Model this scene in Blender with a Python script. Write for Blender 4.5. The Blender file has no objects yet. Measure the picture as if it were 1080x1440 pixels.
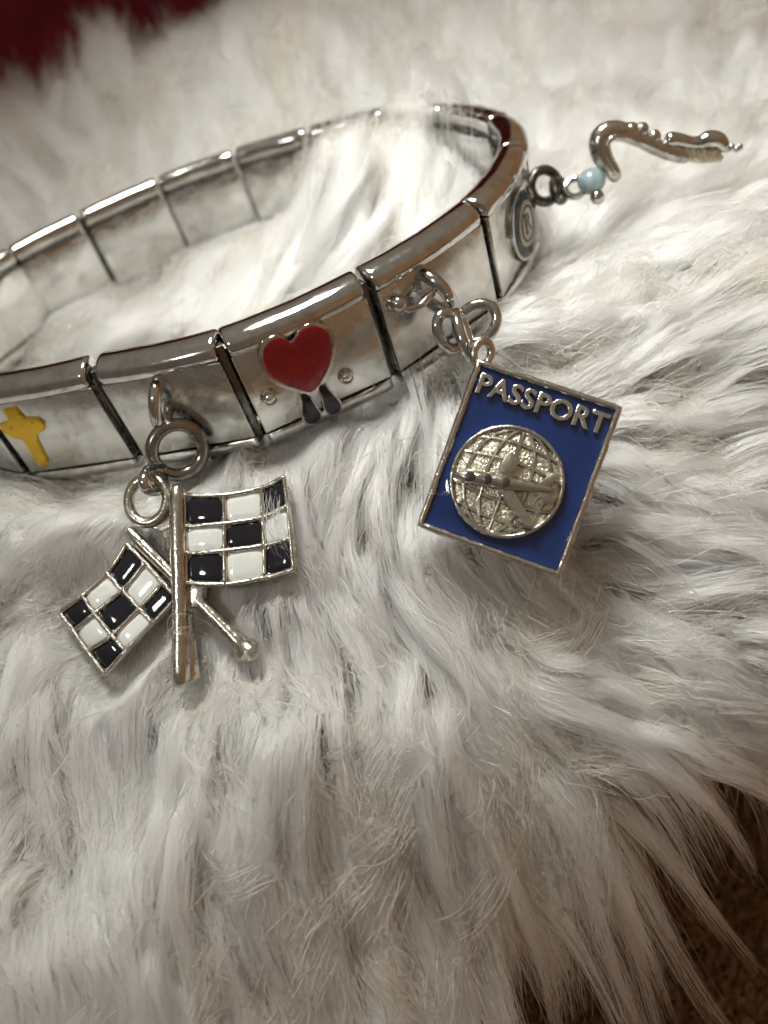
import bpy, bmesh, math, random
import numpy as np
from mathutils import Vector, Matrix
S = bpy.context.scene
COL = S.collection
random.seed(7)
rng = np.random.default_rng(7)

# ------------------------------------------------------------------ camera (1 unit = 1 cm)
S.unit_settings.scale_length = 0.01
PITCH, ROLL, CAMZ = 0.7097, -0.3594, 3.348
cp, sp, cr, sr = math.cos(PITCH), math.sin(PITCH), math.cos(ROLL), math.sin(ROLL)
FW = Vector((0, cp, -sp)); RT = Vector((1, 0, 0)); UP = Vector((0, sp, cp))
R2 = RT*cr + UP*sr; U2 = -RT*sr + UP*cr
cam = bpy.data.cameras.new('camera'); camo = bpy.data.objects.new('camera', cam); COL.objects.link(camo)
M = Matrix((R2, U2, -FW)).transposed().to_4x4(); M.translation = Vector((0, 0, CAMZ))
camo.matrix_world = M
cam.sensor_fit = 'VERTICAL'; cam.sensor_height = 36; cam.sensor_width = 27
cam.lens = 1150/1440*36
cam.clip_start = 0.05; cam.clip_end = 500
cam.dof.use_dof = True; cam.dof.focus_distance = 5.7; cam.dof.aperture_fstop = 0.26; cam.dof.aperture_blades = 0
S.camera = camo

# ------------------------------------------------------------------ light
world = bpy.data.worlds.new('World'); S.world = world; world.use_nodes = True
wt = world.node_tree; bg = wt.nodes['Background']
tc = wt.nodes.new('ShaderNodeTexCoord'); sep = wt.nodes.new('ShaderNodeSeparateXYZ')
wt.links.new(tc.outputs['Generated'], sep.inputs[0])
def wmap(sock, lo, hi):
    r = wt.nodes.new('ShaderNodeMapRange'); r.interpolation_type = 'SMOOTHSTEP'
    r.inputs['From Min'].default_value = lo; r.inputs['From Max'].default_value = hi; wt.links.new(sock, r.inputs['Value']); return r.outputs[0]
def wmix(f, a, b):
    m = wt.nodes.new('ShaderNodeMix'); m.data_type = 'RGBA'; wt.links.new(f, m.inputs[0])
    for k, v in ((6, a), (7, b)):
        if isinstance(v, tuple): m.inputs[k].default_value = (*v, 1)
        else: wt.links.new(v, m.inputs[k])
    return m.outputs[2]
walls = wmix(wmap(sep.outputs['X'], -.5, .7), (.17, .155, .13), (.36, .205, .105))    # grey wall at the left, wood at the right
bgc = wmix(wmap(sep.outputs['Z'], .35, .85), walls, (.34, .30, .24))                   # pale ceiling
wt.links.new(bgc, bg.inputs[0])
bg.inputs[1].default_value = 0.66

def area(name, loc, target, size, power, color):
    l = bpy.data.lights.new(name, 'AREA'); l.shape = 'DISK'; l.size = size; l.energy = power; l.color = color
    o = bpy.data.objects.new(name, l); COL.objects.link(o); o.location = loc
    o.rotation_euler = (Vector(target)-Vector(loc)).to_track_quat('-Z', 'Y').to_euler()
    return o
key = area('ceiling_lamp', (1.2, 9.0, 16), (1.9, 6.6, 0), 5.5, 590, (1.0, 0.985, 0.93))
key.data.spread = math.radians(66)     # made-up narrow cone dims bottom and far end, standing in for a cast shadow
area('fill_lamp', (-6.3, -.3, 8.3), (-1.2, 4.2, 0), 1.4, 175, (1.0, 0.975, 0.92))  # added fill light, brightens the left and puts highlights on the enamel

S.view_settings.view_transform = 'Standard'; S.view_settings.look = 'None'
S.view_settings.exposure = 0.0; S.view_settings.gamma = 1.0
S.cycles.use_denoising = True
S.cycles.max_bounces = 11; S.cycles.transmission_bounces = 10; S.cycles.diffuse_bounces = 3; S.cycles.glossy_bounces = 4
S.cycles.use_adaptive_sampling = True; S.cycles.adaptive_threshold = 0.1; S.cycles.adaptive_min_samples = 12
S.cycles.caustics_reflective = True; S.cycles.sample_clamp_indirect = 6
S.cycles_curves.shape = 'RIBBONS' if hasattr(S, 'cycles_curves') else None

# ------------------------------------------------------------------ materials
def mat(name, color, metallic=0, rough=.5, **kw):
    m = bpy.data.materials.new(name); m.use_nodes = True
    b = m.node_tree.nodes['Principled BSDF']
    b.inputs['Base Color'].default_value = (*color, 1)
    b.inputs['Metallic'].default_value = metallic; b.inputs['Roughness'].default_value = rough
    for k, v in kw.items(): b.inputs[k.replace('_', ' ')].default_value = v
    return m
def add_relief(m, scale, strength, dist=.01, rlo=None, rhi=None, detail=4, color2=None, bscale=None):
    nt = m.node_tree; b = nt.nodes['Principled BSDF']
    c = nt.nodes.new('ShaderNodeTexCoord')
    n = nt.nodes.new('ShaderNodeTexNoise'); n.inputs['Scale'].default_value = scale; n.inputs['Detail'].default_value = detail
    nt.links.new(c.outputs['Object'], n.inputs['Vector'])
    bu = nt.nodes.new('ShaderNodeBump'); bu.inputs['Strength'].default_value = strength; bu.inputs['Distance'].default_value = dist
    nt.links.new(n.outputs['Fac'], bu.inputs['Height']); nt.links.new(bu.outputs[0], b.inputs['Normal'])
    n2 = nt.nodes.new('ShaderNodeTexNoise'); n2.inputs['Scale'].default_value = bscale or scale*.35; n2.inputs['Detail'].default_value = 6
    nt.links.new(c.outputs['Object'], n2.inputs['Vector'])
    if rlo is not None:
        r = nt.nodes.new('ShaderNodeMapRange'); r.inputs['From Min'].default_value = .35; r.inputs['From Max'].default_value = .65
        r.inputs['To Min'].default_value = rlo; r.inputs['To Max'].default_value = rhi
        nt.links.new(n2.outputs['Fac'], r.inputs['Value']); nt.links.new(r.outputs[0], b.inputs['Roughness'])
    if color2:
        mx = nt.nodes.new('ShaderNodeMix'); mx.data_type = 'RGBA'
        mx.inputs[6].default_value = b.inputs['Base Color'].default_value; mx.inputs[7].default_value = (*color2, 1)
        cr_ = nt.nodes.new('ShaderNodeMapRange'); cr_.inputs['From Min'].default_value = .42; cr_.inputs['From Max'].default_value = .66
        nt.links.new(n2.outputs['Fac'], cr_.inputs['Value']); nt.links.new(cr_.outputs[0], mx.inputs[0])
        nt.links.new(mx.outputs[2], b.inputs['Base Color'])
    return m
def brush(m):
    # fine brushed lines along the plate
    nt = m.node_tree; b = nt.nodes['Principled BSDF']; c = nt.nodes.new('ShaderNodeTexCoord'); mp = nt.nodes.new('ShaderNodeMapping')
    mp.inputs['Scale'].default_value = (3, 3, 130); n = nt.nodes.new('ShaderNodeTexNoise'); n.inputs['Scale'].default_value = 1.5; n.inputs['Detail'].default_value = 8
    nt.links.new(c.outputs['Object'], mp.inputs[0]); nt.links.new(mp.outputs[0], n.inputs['Vector'])
    bu = nt.nodes.new('ShaderNodeBump'); bu.inputs['Strength'].default_value = .12; bu.inputs['Distance'].default_value = .004
    nt.links.new(n.outputs['Fac'], bu.inputs['Height']); old = b.inputs['Normal'].links[0].from_socket
    nt.links.new(old, bu.inputs['Normal']); nt.links.new(bu.outputs[0], b.inputs['Normal']); return m
STEEL = add_relief(mat('polished_steel', (.68, .675, .665), 1, .1), 5, .10, .02, .05, .16, 2, (.52, .50, .47), 9)
PLATE = add_relief(mat('brushed_plate_steel', (.72, .715, .69), 1, .16), 7, .12, .02, .09, .30, 3, (.62, .61, .57), 6)
brush(PLATE)
AGED = add_relief(mat('aged_steel', (.38, .37, .355), 1, .16), 12, .2, .01, .08, .3, 3, (.24, .23, .21), 8)
DARK = add_relief(mat('dark_link_steel', (.17, .16, .15), 1, .3), 12, .2, .01, .2, .4)
CAST = add_relief(mat('cast_alloy', (.70, .675, .62), 1, .2), 26, .35, .012, .12, .32, 4, (.48, .45, .38), 12)
GLOBEM = add_relief(mat('hammered_pale_alloy', (.84, .82, .70), 1, .25), 55, .9, .012, .15, .35, 3, (.66, .62, .46), 20)
BLUE = add_relief(mat('blue_enamel', (.006, .021, .10), 0, .07, Coat_Weight=.6, Coat_Roughness=.03), 6, .03, .01, .04, .10, 2, (.008, .026, .12), 5)
BLACK = mat('black_enamel', (.008, .008, .014), 0, .06, Coat_Weight=.5, Coat_Roughness=.03)
WHITE = mat('white_enamel', (.74, .77, .74), 0, .08, Coat_Weight=.5, Coat_Roughness=.03, Subsurface_Weight=.0)
RED = add_relief(mat('red_enamel', (.31, .008, .013), 0, .22, Coat_Weight=.3, Coat_Roughness=.1), 14, .05, .01, .15, .3, 3, (.25, .006, .011), 10)
YELLOW = add_relief(mat('yellow_gold_enamel', (.82, .52, .035), .55, .3), 30, .3, .01, .25, .4)
CREAM = add_relief(mat('cream_badge', (.55, .50, .38), 0, .4), 20, .2)
GUN = mat('gunmetal_enamel', (.05, .055, .06), .3, .22)
BEAD = mat('pale_blue_bead', (.50, .66, .70), 0, .18, Transmission_Weight=.55, IOR=1.45, Coat_Weight=.5)
CRYSTAL = mat('clear_stone', (.93, .93, .95), 1, .04)

# ------------------------------------------------------------------ mesh helpers
def link(o, parent=None):
    COL.objects.link(o)
    if parent is not None: o.parent = parent
    return o
def finish(name, bm, m, parent=None, angle=40, mx=None):
    bmesh.ops.recalc_face_normals(bm, faces=bm.faces)
    me = bpy.data.meshes.new(name); bm.to_mesh(me); bm.free()
    me.materials.append(m)
    me.shade_smooth(); me.set_sharp_from_angle(angle=math.radians(angle))
    o = bpy.data.objects.new(name, me); link(o, parent)
    return o
def box(bm, x0, x1, y0, y1, z0, z1, bev=0.0, seg=2):
    r = bmesh.ops.create_cube(bm, size=1)
    for v in r['verts']:
        v.co = Vector((x0+(v.co.x+.5)*(x1-x0), y0+(v.co.y+.5)*(y1-y0), z0+(v.co.z+.5)*(z1-z0)))
    if bev:
        es = {e for v in r['verts'] for e in v.link_edges}
        bmesh.ops.bevel(bm, geom=list(es), offset=bev, segments=seg, affect='EDGES', profile=.5)
def tube(bm, pts, r, seg=10, closed=False, caps=True, flat=1.0, flat_axis=None):
    pts = [Vector(p) for p in pts]; n = len(pts)
    rr = r if isinstance(r, (list, tuple)) else [r]*n
    rings = []; prev = None
    for i, p in enumerate(pts):
        if closed: t = (pts[(i+1) % n]-pts[i-1]).normalized()
        else: t = (pts[min(i+1, n-1)]-pts[max(i-1, 0)]).normalized()
        if prev is None:
            a = Vector(flat_axis) if flat_axis is not None else (Vector((0, 0, 1)) if abs(t.z) < .9 else Vector((1, 0, 0)))
        else: a = prev
        u = (a-t*a.dot(t)).normalized(); prev = u; w = t.cross(u)
        rings.append([bm.verts.new(p+(u*math.cos(2*math.pi*k/seg)*flat+w*math.sin(2*math.pi*k/seg))*rr[i]) for k in range(seg)])
    for i in range(n if closed else n-1):
        a, b = rings[i], rings[(i+1) % n]
        for k in range(seg): bm.faces.new((a[k], a[(k+1) % seg], b[(k+1) % seg], b[k]))
    if not closed and caps:
        for ring, s, q in ((rings[0], -1, 0), (rings[-1], 1, n-1)):
            t = (pts[1]-pts[0]).normalized() if q == 0 else (pts[-1]-pts[-2]).normalized()
            c1 = [bm.verts.new(pts[q]+(v.co-pts[q])*.7+t*s*rr[q]*.55) for v in ring]
            tip = bm.verts.new(pts[q]+t*s*rr[q]*.8)
            for k in range(seg):
                bm.faces.new((ring[k], ring[(k+1) % seg], c1[(k+1) % seg], c1[k])); bm.faces.new((c1[k], c1[(k+1) % seg], tip))
def ring_pts(c, axis, R, n=36, up=None, sx=1.0, a0=0, a1=2*math.pi):
    axis = Vector(axis).normalized(); up = Vector(up or (0, 0, 1)); u = (up-axis*up.dot(axis)).normalized(); w = axis.cross(u)
    full = abs(a1-a0-2*math.pi) < 1e-6
    m = n if full else n-1
    return [Vector(c)+u*R*math.cos(a0+(a1-a0)*k/m)+w*R*sx*math.sin(a0+(a1-a0)*k/m) for k in range(n)]
def ball(bm, c, r, sx=1, sy=1, sz=1, seg=16):
    g = bmesh.ops.create_uvsphere(bm, u_segments=seg, v_segments=seg//2+2, radius=r)
    for v in g['verts']: v.co = Vector((v.co.x*sx, v.co.y*sy, v.co.z*sz))+Vector(c)
def slab(bm, outline, h0, h1, F, dome=0.0, inset=0.012):
    """closed outline (u,v) extruded from h0 to h1 with a rounded rim; F maps (u,v,h) to space"""
    n = len(outline); cx = sum(p[0] for p in outline)/n; cy = sum(p[1] for p in outline)/n
    def off(k, d):
        a = Vector(outline[k-1]); b = Vector(outline[k]); c = Vector(outline[(k+1) % n])
        t = (c-a).normalized(); nn = Vector((-t.y, t.x))
        if nn.dot(Vector((cx, cy))-b) < 0: nn = -nn
        return (b.x+nn.x*d, b.y+nn.y*d)
    lv = [(0, h0), (0, h1-inset*.8), (inset*.35, h1-inset*.2), (inset, h1)]
    if dome: lv += [(inset*2.2, h1+dome*.45)]
    rings = [[bm.verts.new(F(*off(k, d), h)) for k in range(n)] for d, h in lv]
    for a, b in zip(rings, rings[1:]):
        for k in range(n): bm.faces.new((a[k], a[(k+1) % n], b[(k+1) % n], b[k]))
    cb = bm.verts.new(F(cx, cy, h0)); ct = bm.verts.new(F(cx, cy, h1+dome))
    if dome:
        mid = [bm.verts.new(F(cx+(outline[k][0]-cx)*.5, cy+(outline[k][1]-cy)*.5, h1+dome*.85)) for k in range(n)]
        for k in range(n): bm.faces.new((rings[-1][k], rings[-1][(k+1) % n], mid[(k+1) % n], mid[k]))
        top = mid
    else: top = rings[-1]
    for k in range(n):
        bm.faces.new((top[k], top[(k+1) % n], ct)); bm.faces.new((rings[0][(k+1) % n], rings[0][k], cb))
def smooth_closed(pts, it=2):
    for _ in range(it):
        q = []
        for i in range(len(pts)):
            a, b = pts[i], pts[(i+1) % len(pts)]
            q += [(a[0]*.75+b[0]*.25, a[1]*.75+b[1]*.25), (a[0]*.25+b[0]*.75, a[1]*.25+b[1]*.75)]
        pts = q
    return pts
def empty(name, loc, label, cat, group=None):
    o = bpy.data.objects.new(name, None); o.location = loc; o.empty_display_size = .3; link(o)
    o['label'] = label; o['category'] = cat
    if group: o['group'] = group
    return o

# ------------------------------------------------------------------ terrain of the fur throw
def T(x, y):
    y0 = 5.15+0.12*x; d = y0-y
    z = -0.05-0.60*0.5*(d+np.sqrt(d*d+0.15))+.15*np.exp(-((d-.0)/.45)**2)*(1-.8*np.exp(-((x+.1)/.55)**2))*(np.abs(x) < 2.6)
    z = z+0.76*np.exp(-(((x-1.35)/0.75)**2+((y-8.15)/0.8)**2))
    z = z+0.25*np.exp(-(((x-0.1)/1.1)**2+((y-7.9)/1.0)**2))
    z = z+0.25*np.exp(-(((x-3.4)/1.0)**2+((y-5.2)/0.9)**2))
    z = z+0.45*np.exp(-(((x-.75)/0.6)**2+((y-8.55)/0.6)**2))
    q = 3.15-0.05*x-y
    z = z-1.5*0.5*(q+np.sqrt(q*q+0.2))/(1+np.exp(-(x+.5)*1.8))
    z = z+0.17*np.sin(2.6*y+1.1*np.sin(1.6*x)+.6)*np.clip((4.0-y)/.8, 0, 1)+0.05*np.sin(3.1*x+1.7*y)
    b = y-10.2
    z = z+0.30*0.5*(b+np.sqrt(b*b+0.3))*np.exp(-0.02*np.maximum(b, 0))
    z = z+0.22*np.sin(x*1.3+1.0)*np.sin(y*1.1)*np.clip((y-10.5)/2, 0, 1)
    return z
EDGE = np.array([(-6, -1.5), (-3, -.2), (-2.0, .7), (-1.0, 2.3), (-.3, 2.6), (.3, 2.75), (.9, 2.9), (1.6, 2.95), (2.5, 2.85), (4, 2.6), (12, 2)])
def near_edge(x): return np.interp(x, EDGE[:, 0], EDGE[:, 1])
def far_edge(x): return np.interp(x, [-30, -4, .2, .9, 1.6, 4], [13.8, 13.7, 13.5, 14.2, 19.5, 22])
PILE = 0.62

def sheet(name, xs, ys, fn, m, mask=None):
    X, Y = np.meshgrid(xs, ys); Z = fn(X, Y)
    V = np.stack([X, Y, Z], -1).reshape(-1, 3); nx, ny = len(xs), len(ys)
    F = []
    for j in range(ny-1):
        for i in range(nx-1):
            if mask is None or mask(xs[i], ys[j]): F.append((j*nx+i, j*nx+i+1, (j+1)*nx+i+1, (j+1)*nx+i))
    me = bpy.data.meshes.new(name); me.from_pydata(V.tolist(), [], F); me.update(); me.materials.append(m); me.shade_smooth()
    return link(bpy.data.objects.new(name, me))
BACK = add_relief(mat('throw_backing', (.60, .47, .34), 0, .9), 20, .5)
o = sheet('fur_throw_backing', np.linspace(-14, 16, 121), np.linspace(-2, 22, 121), lambda x, y: T(x, y)-PILE-.03, BACK,
          lambda x, y: near_edge(x) < y < far_edge(x)+.2)
o['kind'] = 'structure'
# brown sheet added to stand in for the shadow below the throw's edge
BROWN = add_relief(mat('brown_shade_cloth', (.58, .35, .18), 0, .95), 9, .6, .05, None, None, 6, (.32, .18, .09), 3)
def brown_z(x, y): return -7.0+0.10*np.sin(x*1.7)+.12*np.sin(y*1.3+x*.6)+.12*(y+1)*np.clip(.3, 0, 1)
brown = sheet('brown_shade_sheet', np.linspace(-24, 30, 109), np.linspace(-14, 16, 61), brown_z, BROWN)
brown['label'] = 'brown fuzzy sheet standing in for the shadow below the edge of the white fur, bottom right'; brown['category'] = 'shade sheet'
# maroon cloth behind
MAROON = add_relief(mat('maroon_cloth', (.32, .03, .06), 0, .9), 8, .5, .05, None, None, 5, (.20, .018, .04), 1.2)
bm = bmesh.new()
nx, nz = 60, 30; g = []
for j in range(nz+1):
    row = []
    for i in range(nx+1):
        x = -22+i*.5; s = j/nz
        z = -3+s*13; y = 17.2+s*5+.35*math.sin(x*.9+s*3)+.2*math.sin(x*2.3-s*5)
        row.append(bm.verts.new((x, y, z)))
    g.append(row)
for j in range(nz):
    for i in range(nx): bm.faces.new((g[j][i], g[j][i+1], g[j+1][i+1], g[j+1][i]))
g2 = bmesh.ops.solidify(bm, geom=bm.faces[:], thickness=.3)
maroon = finish('maroon_blanket', bm, MAROON, angle=180)
maroon['label'] = 'maroon cloth showing behind the far edge of the white fur, top left'; maroon['category'] = 'blanket cloth'

# ------------------------------------------------------------------ bracelet
HZ = .67
JO = [(-2.62, 5.93), (-1.646, 5.554), (-.667, 5.22), (.463, 5.363), (1.497, 5.854), (2.157, 6.68), (2.34, 7.51), (2.05, 8.37),
      (1.52, 8.98), (.71, 9.32), (-.13, 9.52), (-1.04, 9.55), (-1.97, 9.36), (-2.76, 9.05), (-3.42, 8.42), (-3.72, 7.55), (-3.45, 6.65)]
bracelet = empty('charm_bracelet', (0, 0, 0), 'polished silver steel bracelet of flat rectangular links standing on edge in the white fur', 'bracelet')
BANDP = [(-.005, .685), (.004, .715), (.002, .75), (-.018, .785), (-.055, .812), (-.11, .83), (-.17, .838), (-.215, .828), (-.245, .80), (-.255, .76), (-.255, .70), (-.24, .685)]
def band(name, L, mirror, parent, turn=.2, mesh_cache={}):
    key = (round(L, 3), mirror)
    if key not in mesh_cache:
        bm = bmesh.new(); cy, cz = -.13, .75
        secs = [(.046, .80), (.052, .91), (.066, .98), (.084, 1)]+[(L*t, 1) for t in (.25, .5, .75)]+[(L-.084, 1), (L-.066, .98), (L-.052, .91), (L-.046, .80)]
        rings = []
        for x, s in secs:
            bow = (.012+L*turn/(20 if mirror else 9))*math.sin(math.pi*x/L)
            ring = []
            for y, z in BANDP:
                yy = cy+(y-cy)*s+bow; zz = cz+(z-cz)*s
                if mirror: zz = HZ-zz
                ring.append(bm.verts.new((x, yy, zz)))
            rings.append(ring)
        n = len(BANDP)
        for a, b in zip(rings, rings[1:]):
            for k in range(n): bm.faces.new((a[k], a[(k+1) % n], b[(k+1) % n], b[k]))
        bm.faces.new(rings[0]); bm.faces.new(rings[-1])
        ob = finish(name, bm, STEEL, parent, 35); mesh_cache[key] = ob.data
        return ob
    return link(bpy.data.objects.new(name, mesh_cache[key]), parent)
LINKS = []; TURN = []
for i in range(len(JO)):
    a = Vector((*JO[i], 0)); b = Vector((*JO[(i+1) % len(JO)], 0)); t = (b-a); L = t.length; t.normalize()
    n = Vector((t.y, -t.x, 0))
    Lo = bpy.data.objects.new('charm_link', None); Lo.empty_display_size = .2; link(Lo, bracelet)
    mw = Matrix((t, -n, Vector((0, 0, 1)))).transposed().to_4x4()   # local x along band, local -y outward
    # local frame here: y outward, so use a rotation with y = outward normal, z up (x flipped handedness solved below)
    Lo.rotation_euler = (0, 0, math.atan2(t.y, t.x)); Lo.location = a
    LINKS.append((Lo, L)); c = Vector((*JO[(i+2) % len(JO)], 0))-b; p = a-Vector((*JO[i-1], 0)); TURN.append((t.angle(c)+t.angle(p))/2)
# local axes of a link: x along the band, -y outward, z up.  P(u, out, z) gives the local point
def P(u, out, z): return Vector((u, -out, z))
def flip(o):   # meshes modelled with y = outward
    o.scale = (1, -1, 1); return o
for i, (Lo, L) in enumerate(LINKS):
    band('top_band', L, False, Lo, TURN[i]).scale = (1, -1, 1)
    band('bottom_band', L, True, Lo, TURN[i]).scale = (1, -1, 1)
    bm = bmesh.new(); box(bm, .07, L-.07, .055, .225, -.02, HZ+.02)
    box(bm, -.03, .03, .07, .17, -.05, HZ+.09, .008)
    finish('link_core', bm, DARK, Lo)
    bm = bmesh.new()
    box(bm, .045, L-.045, 0.0, .05, -.006, HZ+.004, .010, 3)
    finish('face_plate', bm, PLATE, Lo, 30)
    bm = bmesh.new()
    box(bm, .05, L-.05, .232, .262, .015, HZ-.02, .01, 2)
    finish('inner_plate', bm, PLATE, Lo, 30)
    bm = bmesh.new()
    box(bm, L*.5-.03, L*.5+.035, .03, .15, -.215, -.14, .012)
    finish('spring_tab', bm, STEEL, Lo, 30)

# cross charm on the leftmost link
def onplate(u, v, h): return P(u, h, v)
Lo = LINKS[0][0]
bm = bmesh.new()
cross = [(.205, .625), (.31, .625), (.325, .52), (.44, .50), (.455, .44), (.42, .385), (.335, .36), (.30, .29), (.265, .07), (.195, .04), (.16, .10), (.19, .33), (.10, .375), (.065, .44), (.085, .50), (.19, .52)]
slab(bm, cross, 0, .018, onplate, 0, .005); finish('cross_emblem', bm, YELLOW, Lo, 30)

# heart on the third link
Lo = LINKS[2][0]
heart = [(0.471, 0.627), (0.443, 0.699), (0.377, 0.737), (0.274, 0.71), (0.225, 0.615), (0.22, 0.478), (0.283, 0.352), (0.388, 0.254), (0.469, 0.174), (0.575, 0.231), (0.679, 0.331), (0.752, 0.462), (0.762, 0.589), (0.709, 0.678), (0.623, 0.713), (0.54, 0.694)]
heart = smooth_closed(heart, 2)
def scaled(pts, s, dx=0, dy=0):
    n = len(pts); cx = sum(p[0] for p in pts)/n; cy = sum(p[1] for p in pts)/n
    return [(cx+(p[0]-cx)*s+dx, cy+(p[1]-cy)*s+dy) for p in pts]
bm = bmesh.new(); slab(bm, scaled(heart, 1.05), 0, .072, onplate, 0, .01); finish('heart_rim', bm, STEEL, Lo, 35)
bm = bmesh.new(); slab(bm, scaled(heart, .95), .06, .078, onplate, .012, .012); finish('heart_enamel', bm, RED, Lo, 60)
for d in ([(0.390, 0.23), (0.446, 0.20), (0.462, 0.083), (0.482, -0.006), (0.430, -0.06), (0.348, -0.03), (0.342, 0.051), (0.380, 0.133)],
          [(0.525, 0.215), (0.585, 0.225), (0.604, 0.128), (0.650, 0.029), (0.630, -0.05), (0.545, -0.05), (0.515, 0.017), (0.532, 0.09)]):
    d = smooth_closed(d, 2)
    bm = bmesh.new(); slab(bm, scaled(d, 1.16), .0, .066, onplate, 0, .008); finish('drop_rim', bm, STEEL, Lo, 35)
    bm = bmesh.new(); slab(bm, d, .02, .082, onplate, .004, .006); finish('drop_enamel', bm, BLACK, Lo, 60)
for u, v, r in ((.178, .27, .05), (.765, .165, .046)):
    bm = bmesh.new(); tube(bm, ring_pts(P(u, .012, v), (0, 1, 0), r, 24), .016, 8, True); finish('stone_setting', bm, STEEL, Lo)
    bm = bmesh.new(); ball(bm, P(u, .012, v), r*.95, 1, .9, 1); finish('stone', bm, CRYSTAL, Lo, 20)

# hook on the second link
def half_ring(u, z0, z1, out, flatr, name, Lo, lean=0.0):
    bm = bmesh.new(); c = P(u, 0, (z0+z1)/2); R = (z1-z0)/2
    pts = []
    for k in range(19):
        a = math.pi*k/18
        pts.append(P(u+lean*math.cos(a), .0+out*math.sin(a), (z0+z1)/2+R*math.cos(a)))
    tube(bm, pts, flatr, 10, False, True, 1.0)
    return finish(name, bm, STEEL, Lo)
half_ring(.42, .26, .60, .15, .048, 'hanging_loop', LINKS[1][0], .05)
half_ring(.50, .26, .60, .20, .052, 'hanging_loop', LINKS[3][0], -.04)
Lo = LINKS[3][0]
bm = bmesh.new(); ball(bm, P(.16, .05, .53), .062); tube(bm, [P(.16, .05, .53), P(.2, .09, .47), P(.3, .12, .46), P(.42, .13, .50)], .028, 10)
finish('rivet_arm', bm, STEEL, Lo, 60)

# round badge on the fifth link
Lo, L = LINKS[4]
def circ(cx, cy, r, n=40, sx=1): return [(cx+r*sx*math.cos(2*math.pi*k/n), cy+r*math.sin(2*math.pi*k/n)) for k in range(n)]
bc = (.66, .31)
bm = bmesh.new(); slab(bm, circ(*bc, .30), 0, .045, onplate, 0, .012); finish('badge_ring', bm, STEEL, Lo, 35)
bm = bmesh.new(); slab(bm, circ(*bc, .275), .03, .050, onplate, 0, .006); finish('badge_border', bm, GUN, Lo, 35)
bm = bmesh.new(); slab(bm, circ(*bc, .185), .03, .058, onplate, .004, .008); finish('badge_center', bm, CREAM, Lo, 35)
def text(name, s, size, m, parent, mx, ext=.01, bev=.004, spacing=1.0, offset=0.0):
    c = bpy.data.curves.new(name, 'FONT'); c.body = s; c.size = size; c.extrude = ext; c.bevel_depth = bev; c.bevel_resolution = 2
    c.align_x = 'CENTER'; c.align_y = 'CENTER'; c.space_character = spacing; c.offset = offset; c.resolution_u = 4
    t = bpy.data.objects.new(name, c); COL.objects.link(t)
    dg = bpy.context.evaluated_depsgraph_get(); me = bpy.data.meshes.new_from_object(t.evaluated_get(dg))
    bpy.data.objects.remove(t); me.materials.clear(); me.materials.append(m)
    o = link(bpy.data.objects.new(name, me), parent); o.matrix_local = mx; return o
mx = Matrix((Vector((1, 0, 0)), Vector((0, 0, 1)), Vector((0, -1, 0)))).transposed().to_4x4(); mx.translation = P(bc[0], .064, bc[1])
text('letter', 'R', .24, GUN, Lo, mx, .004, .002)
bm = bmesh.new(); tube(bm, ring_pts(P(bc[0], .062, bc[1]), (0, 1, 0), .14, 32), .008, 6, True); finish('badge_circle', bm, GUN, Lo)

# ------------------------------------------------------------------ passport charm
PO = Vector((.954, 4.66, .322)); E1 = Vector((.7511, -.5286, -.3955)).normalized(); E2 = Vector((-.6509, -.4929, -.5774)).normalized()
E2 = (E2-E1*E2.dot(E1)).normalized(); PN = E2.cross(E1)
PN = PN if PN.z > 0 else -PN
PW, PH = 1.0, 1.193
passport = empty('passport_charm', PO, 'blue enamel passport charm with silver globe and airplane, hanging right of centre', 'charm')
def FP(u, v, h): return E1*u+E2*v+PN*h
bm = bmesh.new()
def rrect(x0, y0, x1, y1, r, n=5):
    pts = []
    for cx, cy, a in ((x1-r, y1-r, 0), (x0+r, y1-r, 90), (x0+r, y0+r, 180), (x1-r, y0+r, 270)):
        for k in range(n): b = math.radians(a+90*k/(n-1)); pts.append((cx+r*math.cos(b), cy+r*math.sin(b)))
    return pts
slab(bm, rrect(0, 0, PW, PH, .018), -.15, -.027, FP, 0, .008)
finish('charm_back', bm, CAST, passport, 35)
bm = bmesh.new()
fr = [(.016, .016), (PW-.016, .016), (PW-.016, PH-.016), (.016, PH-.016)]
pp = []
for k in range(4):
    a, b = fr[k], fr[(k+1) % 4]
    for j in range(24):
        s = j/24; w = .0014*math.sin(j*2.1+k)+.0012*math.sin(j*5.3+k*2)
        pp.append(FP(a[0]+(b[0]-a[0])*s+w, a[1]+(b[1]-a[1])*s+w, -.010+w))
tube(bm, pp, .025, 8, True); finish('raised_rim', bm, CAST, passport, 60)
GC = (.46, .715); GR = .365
bm = bmesh.new(); N1, N2 = 60, 72; gr = []
for j in range(N2+1):
    row = []
    for i in range(N1+1):
        u = .02+(PW-.04)*i/N1; v = .02+(PH-.04)*j/N2
        d = min(u-.02, PW-.02-u, v-.02, PH-.02-v); dg_ = abs(math.hypot(u-GC[0], v-GC[1])-GR-.012)
        h = -.019+.020*math.exp(-d/.024)+.020*math.exp(-dg_/.030)+.0016*math.sin(u*9+1)*math.sin(v*7)
        row.append(bm.verts.new(FP(u, v, h)))
    gr.append(row)
for j in range(N2):
    for i in range(N1): bm.faces.new((gr[j][i], gr[j][i+1], gr[j+1][i+1], gr[j+1][i]))
finish('blue_enamel', bm, BLUE, passport, 180)
# lettering
pm = Matrix((E1, -E2, PN)).transposed().to_4x4(); pm.translation = FP(.50, .155, .002)
text('lettering', 'PASSPORT', .19, CAST, passport, pm, .006, .006, 1.03, .001)
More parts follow.
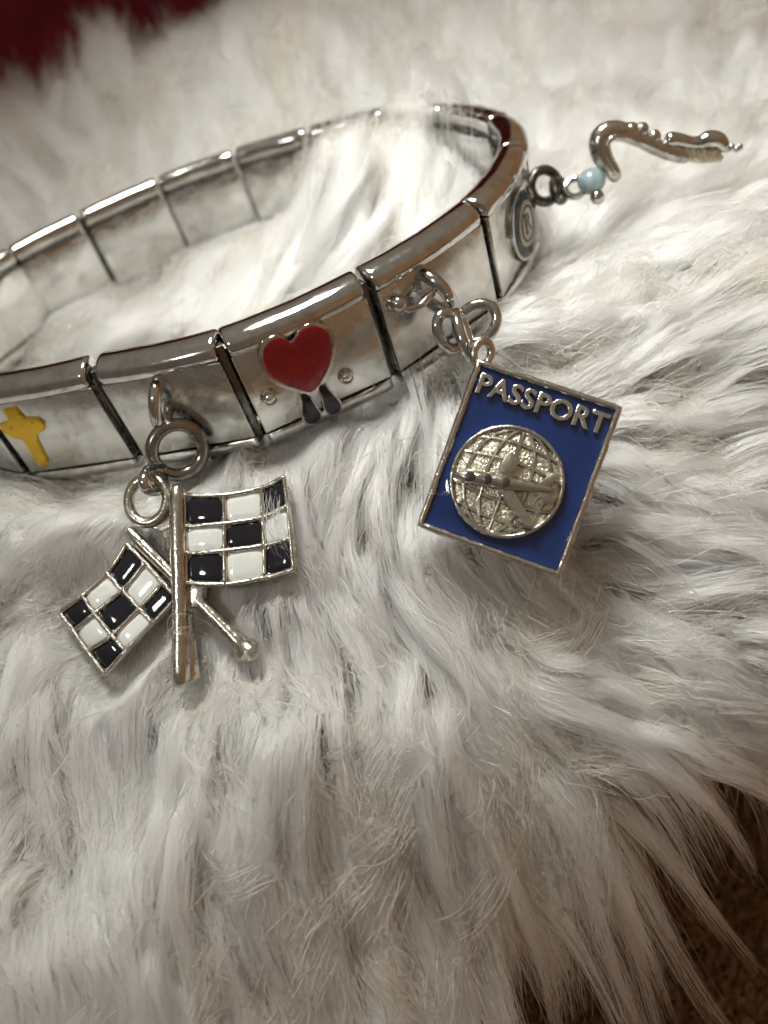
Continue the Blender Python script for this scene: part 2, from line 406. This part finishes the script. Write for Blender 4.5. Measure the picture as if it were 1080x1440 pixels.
# globe
bm = bmesh.new(); slab(bm, circ(*GC, GR), -.1, .0, FP, .012, .01); globe = finish('globe', bm, GLOBEM, passport, 60)
bm = bmesh.new(); tube(bm, [FP(GC[0]+GR*math.cos(a), GC[1]+GR*math.sin(a), .014+.002*math.sin(a*23)) for a in [2*math.pi*k/64 for k in range(64)]], .017, 8, True)
finish('globe_rim', bm, CAST, globe, 60)
def gh(u, v): 
    r = math.hypot(u-GC[0], v-GC[1])/GR; return .006+.012*max(0, 1-r*r)
bm = bmesh.new()
for m_ in (-.78, -.42, 0, .42, .78):
    pts = []
    for k in range(17):
        a = math.radians(-84+168*k/16); u = GC[0]+GR*.97*m_*math.cos(a); v = GC[1]+GR*.97*math.sin(a); pts.append(FP(u, v, gh(u, v)))
    tube(bm, pts, .016, 6)
for m_ in (-.62, -.28, .28, .62):
    hw = GR*.96*math.sqrt(1-m_*m_); pts = []
    for k in range(13):
        s = -1+2*k/12; u = GC[0]+hw*s; v = GC[1]+GR*(m_-.10*(1-s*s)*(1 if m_ < 0 else -1)); pts.append(FP(u, v, gh(u, v)))
    tube(bm, pts, .015, 6)
finish('globe_grid', bm, CAST, globe, 60)
# airplane across the globe, nose to the left
A0 = Vector((.125, .79)); A1 = Vector((.765, .672)); AD = (A1-A0); AL = AD.length; AD.normalize(); AN = Vector((-AD.y, AD.x))
def FA(s, w, h): q = A0+AD*s*AL+AN*w; return FP(q.x, q.y, h)
bm = bmesh.new()
tube(bm, [FA(s, 0, .065) for s in (.0, .05, .12, .25, .45, .65, .82, .95, 1.0)], [.014, .034, .050, .054, .053, .047, .036, .024, .016], 12, False, True)
plane = finish('airplane', bm, CAST, passport, 60)
def wing(pts):
    b_ = bmesh.new(); slab(b_, pts, .04, .075, lambda u, v, h: FA(u, v, h), 0, .008); return b_
for name, pts in (('wing', [(.40, .03), (.60, .03), (.88, .25), (.78, .265)]), ('wing', [(.38, -.03), (.58, -.03), (.62, -.17), (.50, -.20)]),
                  ('tail', [(.84, .02), (.97, .02), (1.02, .09), (.94, .10)]), ('tail', [(.84, -.02), (.97, -.02), (1.03, -.10), (.95, -.11)])):
    finish(name, wing(pts), CAST, plane, 40)
for s in (.16, .34, .52):
    bm = bmesh.new(); slab(bm, [(s+x*1.0, y) for x, y in circ(0, 0, .034, 14, 1.7 if s < .2 else 1.3)], .10, .131, lambda u, v, h: FA(u, v, h), 0, .004); finish('window', bm, DARK, plane, 40)
# bail and jump rings
bm = bmesh.new()
tube(bm, ring_pts(FP(.01, -.06, -.06), E1*.6+PN*.8, .085, 24, E2, .8), .030, 10, True); finish('bail', bm, CAST, passport)
def Wp(p): return Vector(p)-PO
bm = bmesh.new(); tube(bm, ring_pts(Wp((.965, 5.0, .33)), (.9, -.25, .2), .17, 30, (-.2, .6, .3), .62), .042, 10, True); finish('jump_ring', bm, STEEL, passport)
bm = bmesh.new(); tube(bm, ring_pts(Wp((1.115, 5.19, .27)), (-.25, -.78, .60), .155, 30, (1, .1, .3), .8), .040, 10, True); finish('jump_ring', bm, STEEL, passport)
bm = bmesh.new(); tube(bm, ring_pts(Wp((.925, 5.25, .25)), (.35, -.8, .35), .14, 30, (0, 0, 1), .75), .042, 10, True); finish('jump_ring', bm, STEEL, passport)

# ------------------------------------------------------------------ chequered flags charm
QO = Vector((-1.502, 4.32, -.35)); Q1 = Vector((.9548, -.2746, -.1133)); Q2 = Vector((-.2858, -.7452, -.6025)); QN = Vector((-.081, -.6077, .79))
flags = empty('crossed_flags_charm', QO, 'crossed chequered racing flags charm in silver, black and white, hanging at left', 'charm')
def FQ(u, v, h): return Q1*u+Q2*v+QN*h
GR_R = [[(0.045, -0.64), (0.333, -0.615), (0.598, -0.647), (0.77, -0.702)], [(0.045, -0.415), (0.332, -0.413), (0.6, -0.439), (0.791, -0.498)], [(0.045, -0.224), (0.326, -0.223), (0.603, -0.24), (0.801, -0.272)], [(0.045, -0.02), (0.324, 0.01), (0.599, -0.018), (0.811, -0.055)]]
GR_L = [[(-0.421, -0.34), (-0.572, -0.144), (-0.744, 0.004), (-0.932, 0.111)], [(-0.284, -0.197), (-0.456, -0.014), (-0.653, 0.136), (-0.819, 0.249)], [(-0.155, -0.047), (-0.331, 0.124), (-0.522, 0.298), (-0.717, 0.394)], [(-0.059, 0.07), (-0.233, 0.234), (-0.423, 0.412), (-0.586, 0.563)]]
def cr(p0, p1, p2, p3, t):
    return tuple(.5*((2*b)+(-a+c)*t+(2*a-5*b+4*c-d)*t*t+(-a+3*b-3*c+d)*t**3) for a, b, c, d in zip(p0, p1, p2, p3))
def gsurf(G, s, t):   # s along columns 0..3 , t along rows 0..3
    def line(pts, s):
        k = min(int(s), 2); f = s-k; e = [tuple(2*a-b for a, b in zip(pts[0], pts[1]))]+list(pts)+[tuple(2*a-b for a, b in zip(pts[-1], pts[-2]))]
        return cr(e[k], e[k+1], e[k+2], e[k+3], f)
    return line([line(r, s) for r in G], t)
def flag(G, wave, dark_first, h0, parent, name):
    def hh(s): return h0+wave*math.sin(s/3*2*math.pi+.5)
    bm = bmesh.new(); n = 18
    top = [[bm.verts.new(FQ(*gsurf(G, 3*i/n, 3*j/n), hh(3*i/n))) for i in range(n+1)] for j in range(n+1)]
    bot = [[bm.verts.new(FQ(*gsurf(G, 3*i/n, 3*j/n), hh(3*i/n)-.11)) for i in range(n+1)] for j in range(n+1)]
    for j in range(n):
        for i in range(n):
            bm.faces.new((top[j][i], top[j][i+1], top[j+1][i+1], top[j+1][i])); bm.faces.new((bot[j][i], bot[j+1][i], bot[j+1][i+1], bot[j][i+1]))
    rim = [(0, i) for i in range(n)]+[(j, n) for j in range(n)]+[(n, n-i) for i in range(n)]+[(n-j, 0) for j in range(n)]
    for a, b in zip(rim, rim[1:]+rim[:1]): bm.faces.new((top[a[0]][a[1]], top[b[0]][b[1]], bot[b[0]][b[1]], bot[a[0]][a[1]]))
    fo = finish(name, bm, CAST, parent, 35)
    bm = bmesh.new()
    for k in range(4):
        tube(bm, [FQ(*gsurf(G, 3*i/18, k), hh(3*i/18)+.012+.002*math.sin(i*2.3+k)) for i in range(19)], .017, 8)
        tube(bm, [FQ(*gsurf(G, k, 3*i/18), hh(k)+.012+.002*math.sin(i*1.9+k)) for i in range(19)], .017, 8)
    finish('raised_grid', bm, CAST, fo, 60)
    for r in range(3):
        for c in range(3):
            bm = bmesh.new(); m_ = 10; q = []
            for j in range(m_+1):
                row = []
                for i in range(m_+1):
                    a = -1+2*i/m_; b = -1+2*j/m_
                    aa = a*math.sqrt(1-.28*b*b*b*b); bb = b*math.sqrt(1-.28*a*a*a*a)
                    s = c+.5+aa*.455; t = r+.5+bb*.455
                    h = hh(s)+.002+.014*(1-a**4)*(1-b**4)
                    row.append(bm.verts.new(FQ(*gsurf(G, s, t), h)))
                q.append(row)
            for j in range(m_):
                for i in range(m_): bm.faces.new((q[j][i], q[j][i+1], q[j+1][i+1], q[j+1][i]))
            finish('enamel_square', bm, BLACK if (r+c) % 2 == 0 else WHITE, fo, 180)
    return fo
flag(GR_R, .018, True, .0, flags, 'flag')
flag(GR_L, -.018, True, -.05, flags, 'flag')
bm = bmesh.new()
tube(bm, [FQ(-.006, -.69+1.335*s, .02+.004*math.sin(s*9)) for s in [k/14 for k in range(15)]], [.052, .058, .058, .057, .058, .06, .058, .056, .057, .056, .055, .056, .060, .066, .062], 14)
tube(bm, [FQ(.028, .20, -.05), FQ(.028, .48, -.055), FQ(.034, .62, -.06)], [.04, .055, .064], 14)
finish('flag_pole', bm, CAST, flags, 60)
bm = bmesh.new()
tube(bm, [FQ(-.40+.83*s, -.43+.88*s, -.055) for s in [k/12 for k in range(13)]], [.045, .050, .050, .048, .047, .046, .046, .046, .046, .047, .050, .055, .066], 14)
tube(bm, [FQ(.395, .415, -.06), FQ(.425, .447, -.06), FQ(.455, .48, -.06), FQ(.465, .49, -.06)], [.055, .085, .092, .07], 16)
finish('flag_pole', bm, CAST, flags, 60)
bm = bmesh.new()
slab(bm, smooth_closed([(-.33, -.50), (-.22, -.50), (-.06, -.60), (-.03, -.25), (-.10, -.16), (-.05, -.45), (-.2, -.42)], 1), -.12, -.03, FQ, 0, .01)
slab(bm, smooth_closed([(0, -.06), (.17, -.02), (.14, .06), (.16, .14), (.02, .16), (0, .05)], 1), -.12, -.01, FQ, 0, .01)
finish('bail_web', bm, CAST, flags, 35)
bm = bmesh.new(); tube(bm, [FQ(-.245+.145*math.cos(a), -.64+.165*math.sin(a), -.02) for a in [2*math.pi*k/36 for k in range(36)]], .040, 10, True); finish('bail', bm, CAST, flags)
def Wq(p): return Vector(p)-QO
bm = bmesh.new(); tube(bm, ring_pts(Wq((-1.462, 4.99, .12)), (.97, -.20, -.12), .22, 32, (0, -.85, .5), .36), .044, 10, True); finish('jump_ring', bm, STEEL, flags)
bm = bmesh.new(); tube(bm, ring_pts(Wq((-1.27, 5.235, .13)), (.30, -.90, .25), .19, 36), .050, 10, True); finish('jump_ring', bm, AGED, flags)

# ------------------------------------------------------------------ dangling charm at the right end
dangle = empty('beaded_dangle_charm', (2.35, 6.75, .3), 'curled silver dangle charm with pale blue bead at the far right', 'charm')
def Wd(p): return Vector(p)-dangle.location
bm = bmesh.new()
tube(bm, ring_pts(Wd((2.36, 6.62, .36)), (.7, -.7, .3), .10, 24), .030, 8, True)
finish('jump_ring', bm, DARK, dangle)
bm = bmesh.new(); tube(bm, ring_pts(Wd((2.27, 6.70, .40)), (.2, -.9, .4), .13, 24), .042, 10, True); finish('jump_ring', bm, DARK, dangle)
bm = bmesh.new(); tube(bm, ring_pts(Wd((2.46, 6.50, .38)), (-.2, -.6, .8), .08, 24), .028, 8, True); finish('jump_ring', bm, STEEL, dangle)
bm = bmesh.new(); ball(bm, Wd((2.59, 6.46, .40)), .115, 1, 1, .9, 20); finish('bead', bm, BEAD, dangle, 180)
bm = bmesh.new(); ball(bm, Wd((2.585, 6.36, .30)), .06); finish('bead_cap', bm, STEEL, dangle, 60)
DO = Vector((3.05, 6.50, .45)); DX = Vector((.936, -.229, -.267)); DY = Vector((-.352, .3, .89)).normalized(); DZ = DX.cross(DY)
def FD(x, y, h=0): return Wd(DO+DX*x*1.0+DY*y*1.12+DZ*h)
def spl(pts, n=5):
    e = [tuple(2*a-b for a, b in zip(pts[0], pts[1]))]+list(pts)+[tuple(2*a-b for a, b in zip(pts[-1], pts[-2]))]; out = []
    for k in range(len(pts)-1):
        for j in range(n): out.append(cr(e[k], e[k+1], e[k+2], e[k+3], j/n))
    return out+[pts[-1]]
q = spl([(-.33, -.19, .03, .060), (-.335, -.04, .03, .080), (-.285, .10, .02, .088), (-.18, .19, .01, .086), (-.05, .205, 0, .078), (.06, .15, 0, .070), (.16, .075, 0, .066), (.27, .01, 0, .062), (.37, -.02, 0, .055)])
bm = bmesh.new(); tube(bm, [FD(*p[:3]) for p in q], [p[3] for p in q], 14); finish('open_curl', bm, CAST, dangle, 60)
q = spl([(-.31, -.17, .10, .02), (-.30, -.03, .11, .024), (-.25, .08, .105, .026), (-.16, .15, .10, .026), (-.05, .16, .08, .024), (.05, .11, .07, .022)])
bm = bmesh.new(); tube(bm, [FD(*p[:3]) for p in q], [p[3] for p in q], 8); finish('curl_ridge', bm, CAST, dangle, 60)
for p, r in (((.04, .205, 0), .072), ((.135, .215, 0), .062), ((.205, .155, 0), .058)):
    bm = bmesh.new(); ball(bm, FD(*p), r); finish('knob', bm, CAST, dangle, 60)
bm = bmesh.new(); slab(bm, [(.34, -.055), (.42, -.075), (.62, -.07), (.68, -.02), (.66, .055), (.50, .065), (.36, .05)], -.06, .05, FD, .015, .02)
for k in range(6): tube(bm, [FD(.39+.045*k, -.05, .066), FD(.40+.045*k, .045, .066)], .010, 6)
finish('ribbed_block', bm, GLOBEM, dangle, 40)
bm = bmesh.new(); q = spl([(.32, .13, 0, .066), (.39, .125, 0, .060), (.48, .10, 0, .054), (.56, .105, 0, .062), (.64, .13, 0, .074), (.71, .12, 0, .072), (.735, .07, 0, .055)]); tube(bm, [FD(*p[:3]) for p in q], [p[3] for p in q], 14)
finish('wavy_top', bm, STEEL, dangle, 60)
bm = bmesh.new()
for k in range(4): ball(bm, FD(.76+.034*k, .05+.016*(k % 2), 0), .030)
finish('tiny_beads', bm, STEEL, dangle, 60)

# ------------------------------------------------------------------ fur
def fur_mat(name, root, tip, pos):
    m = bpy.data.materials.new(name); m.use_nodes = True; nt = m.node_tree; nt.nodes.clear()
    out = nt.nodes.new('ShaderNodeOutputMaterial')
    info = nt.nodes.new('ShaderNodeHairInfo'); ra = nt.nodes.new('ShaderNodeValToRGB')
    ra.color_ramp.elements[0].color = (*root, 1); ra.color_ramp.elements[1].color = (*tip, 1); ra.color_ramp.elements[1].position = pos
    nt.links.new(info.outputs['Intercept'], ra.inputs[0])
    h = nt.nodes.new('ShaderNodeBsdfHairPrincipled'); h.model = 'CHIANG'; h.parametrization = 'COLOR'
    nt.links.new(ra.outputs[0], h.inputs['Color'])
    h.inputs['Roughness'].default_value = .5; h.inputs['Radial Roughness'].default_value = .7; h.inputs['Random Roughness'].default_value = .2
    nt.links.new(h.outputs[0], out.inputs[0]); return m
FUR = fur_mat('white_faux_fur', (.62, .44, .28), (.925, .885, .795), .45)  # roots browned, putting warm shade into the colour between locks
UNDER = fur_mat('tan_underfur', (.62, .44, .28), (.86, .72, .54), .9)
FLOW = np.array([(-2.56,3.48,-0.32,-0.95),(-2.79,2.59,-0.06,-1.00),(-1.61,3.42,-0.44,-0.90),(-0.81,3.20,-0.02,-1.00),(-1.06,2.31,-0.10,-0.99),(-0.01,2.59,-0.04,-0.99),(0.54,2.25,0.09,-1.00),(1.24,2.25,0.23,-0.97),(0.00,3.48,0.01,-1.00),(0.99,3.12,0.90,-0.44),(1.54,2.76,0.75,-0.66),(1.74,4.05,0.89,-0.46),(2.43,4.32,0.93,-0.37),(2.34,5.16,0.98,-0.17),(3.07,5.43,0.98,-0.18),(1.88,5.42,0.99,0.10),(3.00,6.48,0.99,0.17),(4.61,8.71,0.54,0.84),(5.30,8.65,0.61,0.80),(3.43,11.22,0.18,0.98),(1.44,12.87,0.11,0.99),(-1.09,13.89,-0.02,1.00),(-2.96,15.05,-0.18,0.98),(-2.75,12.30,-0.36,0.93),(-1.79,12.58,0.25,0.97),(0.19,7.12,0.77,0.64),(1.48,7.63,0.60,0.80),(1.50,6.91,0.53,0.85),(-0.78,8.42,0.51,0.86),(-2.44,8.77,0.99,-0.15),(-2.50,5.71,-0.98,0.22),(-2.58,4.89,-0.88,-0.48),(-0.05,4.92,-0.41,-0.91),(0.04,4.31,0.12,-0.99),(-0.25,4.65,-0.36,-0.93),(0.05,3.83,0.21,-0.98),(0.71,5.14,-0.12,-0.99),(1.55,5.35,0.79,-0.62),(-0.57,5.04,-0.38,-0.92),(-2.00,3.74,-0.65,-0.76),(-2.79,4.19,-0.59,-0.81)])
def flow(x, y):
    d2 = (x[:, None]-FLOW[None, :, 0])**2+(y[:, None]-FLOW[None, :, 1])**2
    w = 1/(d2+.08)**2
    fx = (w*FLOW[:, 2]).sum(1); fy = (w*FLOW[:, 3]).sum(1)
    n = .45*np.sin(1.7*x+2.1*np.sin(.9*y+1))*np.cos(1.3*y-.7*x)+.25*np.sin(4.1*x-2.2*y+1.3)
    a = np.arctan2(fy, fx)+n*.38
    return np.cos(a), np.sin(a)
def inpoly(x, y, poly):
    ins = np.zeros(x.shape, bool); n = len(poly); j = n-1
    for i in range(n):
        xi, yi = poly[i]; xj, yj = poly[j]
        c = ((yi > y) != (yj > y)) & (x < (xj-xi)*(y-yi)/(yj-yi+1e-12)+xi); ins ^= c; j = i
    return ins
def pdist(x, y, poly):
    d = np.full(x.shape, 1e9); n = len(poly)
    for i in range(n):
        ax, ay = poly[i]; bx, by = poly[(i+1) % n]; vx, vy = bx-ax, by-ay
        t = np.clip(((x-ax)*vx+(y-ay)*vy)/(vx*vx+vy*vy+1e-12), 0, 1)
        d = np.minimum(d, np.hypot(x-ax-t*vx, y-ay-t*vy))
    return d
# flat covers the strands must stay under: (outline in plan, plane point, normal, thickness)
def poly3(F, pts, O): return [tuple((O+F(u, v, 0))[:2]) for u, v in pts]
COVERS = [(poly3(FP, [(0, 0), (PW, 0), (PW, PH), (0, PH)], PO), PO, PN, .16),
          (poly3(FQ, [G for G in GR_R[0]]+[GR_R[1][3], GR_R[2][3], GR_R[3][3], GR_R[3][1], (0.06, .66), (-.06, .66), (-.06, -.7)], QO), QO, QN, .17),
          (poly3(FQ, GR_L[0]+[GR_L[1][3], GR_L[2][3], GR_L[3][3], GR_L[3][1], GR_L[3][0], (0, .1), (0, -.1)], QO), QO, QN, .20),
          (poly3(FQ, [(-.42, -.48), (.44, .42), (.50, .50), (.38, .50), (-.48, -.40)], QO), QO, QN, .18),
          (poly3(FQ, [(-.42, -.84), (-.08, -.84), (-.02, -.5), (-.3, -.45), (-.42, -.5)], QO), QO, QN, .14)]
RINGS = [(poly3(FP, [(-.1, -.5), (.3, -.5), (.2, .02), (-.08, .02)], PO), .10),
         ([(-1.7, 4.85), (-1.2, 4.8), (-1.0, 5.3), (-1.6, 5.4)], -.16),
         ([(2.2, 6.3), (2.6, 6.2), (2.8, 6.25), (3.3, 6.5), (3.35, 6.8), (2.9, 6.8), (2.3, 6.9)], .34),
         ([(3.2, 6.0), (3.5, 5.85), (3.85, 5.85), (3.8, 6.2), (3.3, 6.5)], .40)]
def collide(X, Y, Z):
    for poly, O, N, th in COVERS:
        zp = O.z-(N.x*(X-O.x)+N.y*(Y-O.y))/N.z-th/N.z
        ins = inpoly(X, Y, poly); d = np.where(ins, 0, pdist(X, Y, poly))
        zz = np.where(d < .5, zp+np.clip(d-.02, 0, 9)*1.5, 1e9)
        Z = np.minimum(Z, zz)
    for poly, zc in RINGS:
        ins = inpoly(X, Y, poly); d = np.where(ins, 0, pdist(X, Y, poly)); Z = np.minimum(Z, np.where(d < .4, zc+d*.9, 1e9))
    ins = inpoly(X, Y, JO); d = pdist(X, Y, JO)
    # the metal wall itself: outside edge is the polygon, .26 thick to the inside
    wall = ((ins & (d < .29)) | (~ins & (d < .05)))
    over = Z > .55
    Z = np.where(wall & over, np.maximum(Z, .88), np.where(wall, np.minimum(Z, -.2), Z))
    front = (~ins) & (Y < 6.4) & (X < 2.3) & (d < .8)
    Z = np.where(front, np.minimum(Z, np.where(X < -.8, .09, np.where(X < .5, -.20, .02))+.30*d+.06*np.sin(7*X+3*Y)), Z)
    inl = ins & (X < .3) & (d < 1.1)
    Z = np.where(inl & ~wall, np.minimum(Z, .0+.22*d), Z)
    return Z
def project(x, y, z):
    dx, dy, dz = x, y, z-CAMZ
    zz = dy*cp-dz*sp
    px = 540+1150*(dx*R2.x+dy*R2.y+dz*R2.z)/zz; py = 720-1150*(dx*U2.x+dy*U2.y+dz*U2.z)/zz
    return px, py, zz
def make_fur(nlocks, kids, K=10, Lr=(1.2, 2.3), rr0=(.07, .15), pull=.86, per=10, fuzz=.009, tip=(.14, .5), flyp=.08, drop=0.0, scat=.22, rad0=.0026):
    N = nlocks*14
    x = rng.uniform(-9, 12, N); y = rng.uniform(-1.5, 22, N); z = T(x, y)
    px, py, dd = project(x, y, z)
    ok = (dd > .8) & (px > -330) & (px < 1410) & (py > -260) & (py < 1750) & (y > near_edge(x)) & (y < far_edge(x))
    dist = np.sqrt(x*x+y*y+(z-CAMZ)**2)
    ok &= rng.random(N) < np.clip((4.2/dist)**1.7, 0, 1)
    idx = np.where(ok)[0][:nlocks]; x, y, dist = x[idx], y[idx], dist[idx]; n = len(x)
    print('locks', n)
    sc = np.clip((dist/5.5)**.75, .85, 2.4)            # coarser locks far away
    L = rng.uniform(*Lr, n)*np.clip(sc, .9, 1.25); r0 = rng.uniform(*rr0, n)*sc
    # locks gather into bigger tufts that share their lean and lift
    ns = n//per; sel = rng.choice(n, ns, replace=False); sxx, syy = x[sel], y[sel]
    near = np.concatenate([np.argmin((x[a:a+500, None]-sxx)**2+(y[a:a+500, None]-syy)**2, axis=1) for a in range(0, n, 500)])
    offx, offy = sxx[near]-x, syy[near]-y; ol = np.hypot(offx, offy)+1e-6; cl = np.minimum(ol, .45*sc)/ol; offx, offy = offx*cl, offy*cl
    lift = (rng.normal(-.02, .13, ns))[near]+rng.normal(0, .05, n)
    curl = (rng.normal(0, .34, ns))[near]+rng.normal(0, scat, n); wav = rng.uniform(0, 6.28, n)
    sideamp = rng.normal(0, .06, n)
    cx, cy = [x.copy()], [y.copy()]
    for k in range(1, K):
        s = (k-.5)/(K-1); fx, fy = flow(cx[-1], cy[-1]); a = curl*(s)*.9; c_, s_ = np.cos(a), np.sin(a)
        fx, fy = fx*c_-fy*s_, fx*s_+fy*c_
        adv = L/(K-1)*(.35+.75*min(1, s*1.8))
        cx.append(cx[-1]+fx*adv); cy.append(cy[-1]+fy*adv)
    s = np.linspace(0, 1, K)[None, :]
    CX = np.stack(cx, 1)+offx[:, None]*pull*s**.8; CY = np.stack(cy, 1)+offy[:, None]*pull*s**.8
    rise = 1-(1-np.clip(s*1.35, 0, 1))**2.0
    # far away the pile stands up more
    stand = np.clip((y-10)/3, 0, 1)[:, None]
    CZ = T(CX, CY)-drop*(1-.5*stand)-(PILE-drop)*(1-rise)+lift[:, None]*s+stand*.45*s**1.5 - .10*np.clip(s-.7, 0, 1)*3*(1-stand)
    # children
    C = kids; m = n*C
    rep = lambda A: np.repeat(A, C, axis=0)
    X, Y, Z = rep(CX), rep(CY), rep(CZ)
    ang = rng.uniform(0, 2*np.pi, m); rad = np.sqrt(rng.random(m))*rep(r0)
    fly = rng.random(m) < flyp
    tipf = np.where(fly, rng.uniform(.9, 2.8, m), rng.uniform(*tip, m))
    sh = 1+(tipf[:, None]-1)*np.clip(s, 0, 1)**1.1
    # perpendicular axis to the lock
    tx = np.gradient(X, axis=1); ty = np.gradient(Y, axis=1); tl = np.hypot(tx, ty)+1e-6
    nxp, nyp = -ty/tl, tx/tl
    oa = (np.cos(ang)*rad)[:, None]*sh; ob = (np.sin(ang)*rad*.65)[:, None]*sh
    ph = rng.uniform(0, 6.28, m)[:, None]; fr = rng.uniform(4, 15, m)[:, None]; am = (rng.gamma(1.6, fuzz, m)*rep(sc))[:, None]
    wob = am*np.sin(fr*s+ph)*s*1.6; wob2 = am*np.cos(fr*s*1.2+ph*1.7)*s*1.4
    X = X+nxp*(oa+wob)+rng.normal(0, .02, m)[:, None]*s; Y = Y+nyp*(oa+wob)+rng.normal(0, .02, m)[:, None]*s
    Z = Z+ob+wob2*.8+np.where(fly, rng.normal(.02, .07, m), 0)[:, None]*s
    # individual length: resample by scaling parameter
    ln = rng.uniform(.62, 1.0, m)
    t = np.linspace(0, 1, K)[None, :]*ln[:, None]*(K-1); i0 = np.clip(t.astype(int), 0, K-2); f = t-i0; ar = np.arange(m)[:, None]
    X, Y, Z = [A[ar, i0]*(1-f)+A[ar, i0+1]*f for A in (X, Y, Z)]
    Z = collide(X, Y, Z)
    rr = rad0*rep(sc)[:, None]*rng.uniform(.7, 1.3, m)[:, None]*(1-.6*np.linspace(0, 1, K)[None, :]**3)
    return np.stack([X, Y, Z], -1), rr
def curves_obj(name, P_, R_, m):
    n, K, _ = P_.shape
    hc = bpy.data.hair_curves.new(name); hc.add_curves([K]*n)
    hc.position_data.foreach_set('vector', P_.reshape(-1).astype(np.float32))
    at = hc.attributes.get('radius') or hc.attributes.new('radius', 'FLOAT', 'POINT')
    at.data.foreach_set('value', R_.reshape(-1).astype(np.float32))
    hc.materials.append(m); o = link(bpy.data.objects.new(name, hc)); return o
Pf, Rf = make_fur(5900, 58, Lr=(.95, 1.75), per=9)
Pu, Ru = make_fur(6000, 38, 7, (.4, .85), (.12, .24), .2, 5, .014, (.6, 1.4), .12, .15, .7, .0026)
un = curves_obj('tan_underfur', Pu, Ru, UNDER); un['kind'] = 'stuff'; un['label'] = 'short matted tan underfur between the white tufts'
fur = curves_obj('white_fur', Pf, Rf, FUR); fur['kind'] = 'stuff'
fur['label'] = 'long silky cream white faux fur in combed locks'
print('strands', Pf.shape)
# loose single hairs lying over the metal
loose = []
def wisp(F, O, a, b, h, bend, n):
    for k in range(n):
        p = Vector((a[0]+random.uniform(-.05, .05), a[1]+random.uniform(-.05, .05))); q = Vector((b[0]+random.uniform(-.08, .08), b[1]+random.uniform(-.08, .08)))
        d = (q-p); nn = Vector((-d.y, d.x)); c = random.gauss(bend, abs(bend)*.4+.05); hk = h+random.uniform(0, .05); fr = random.uniform(2, 5); am = random.uniform(0, .02)
        loose.append([O+F(*(p+d*s+nn*c*4*s*(1-s)+nn*am*math.sin(fr*s*3)), -.16*(1-math.sin(math.pi*min(max(s*1.3-.15, 0), 1)))+hk) for s in [j/9 for j in range(10)]])
wisp(FQ, QO, (.76, -.78), (.90, .02), .05, .12, 16)
wisp(FQ, QO, (.66, -.74), (.86, -.25), .05, .10, 8)
wisp(FQ, QO, (-.12, .36), (.12, .30), .09, -.18, 5)
wisp(FP, PO, (-.05, .95), (.16, .84), .02, .3, 2)
wisp(FP, PO, (-.02, 1.22), (.2, 1.35), .0, .6, 4)
Pl = np.array([[list(v) for v in s] for s in loose])
lo = curves_obj('loose_hairs', Pl, np.full(Pl.shape[:2], .0017), FUR); lo['kind'] = 'stuff'; lo['label'] = 'stray white fur hairs lying across the charms'
# short brown fuzz on the sheet that stands in for shadow
n = 60000
x = rng.uniform(-3, 9, n); y = rng.uniform(-3, 6, n)
K = 4; s = np.linspace(0, 1, K)[None, :]
dx = rng.normal(0, .06, n)[:, None]; dy = rng.normal(-.03, .06, n)[:, None]
Pb = np.stack([x[:, None]+dx*s, y[:, None]+dy*s, brown_z(x, y)[:, None]-.02+s*rng.uniform(.15, .35, n)[:, None]], -1)
FZ = bpy.data.materials.new('brown_fuzz'); FZ.use_nodes = True; FZ.node_tree.nodes['Principled BSDF'].inputs['Base Color'].default_value = (.62, .38, .2, 1)
FZ.node_tree.nodes['Principled BSDF'].inputs['Roughness'].default_value = .8
bf = curves_obj('brown_fuzz', Pb, np.full((n, K), .012), FZ); bf['kind'] = 'stuff'; bf['label'] = 'short brown fuzz on the brown shade sheet'
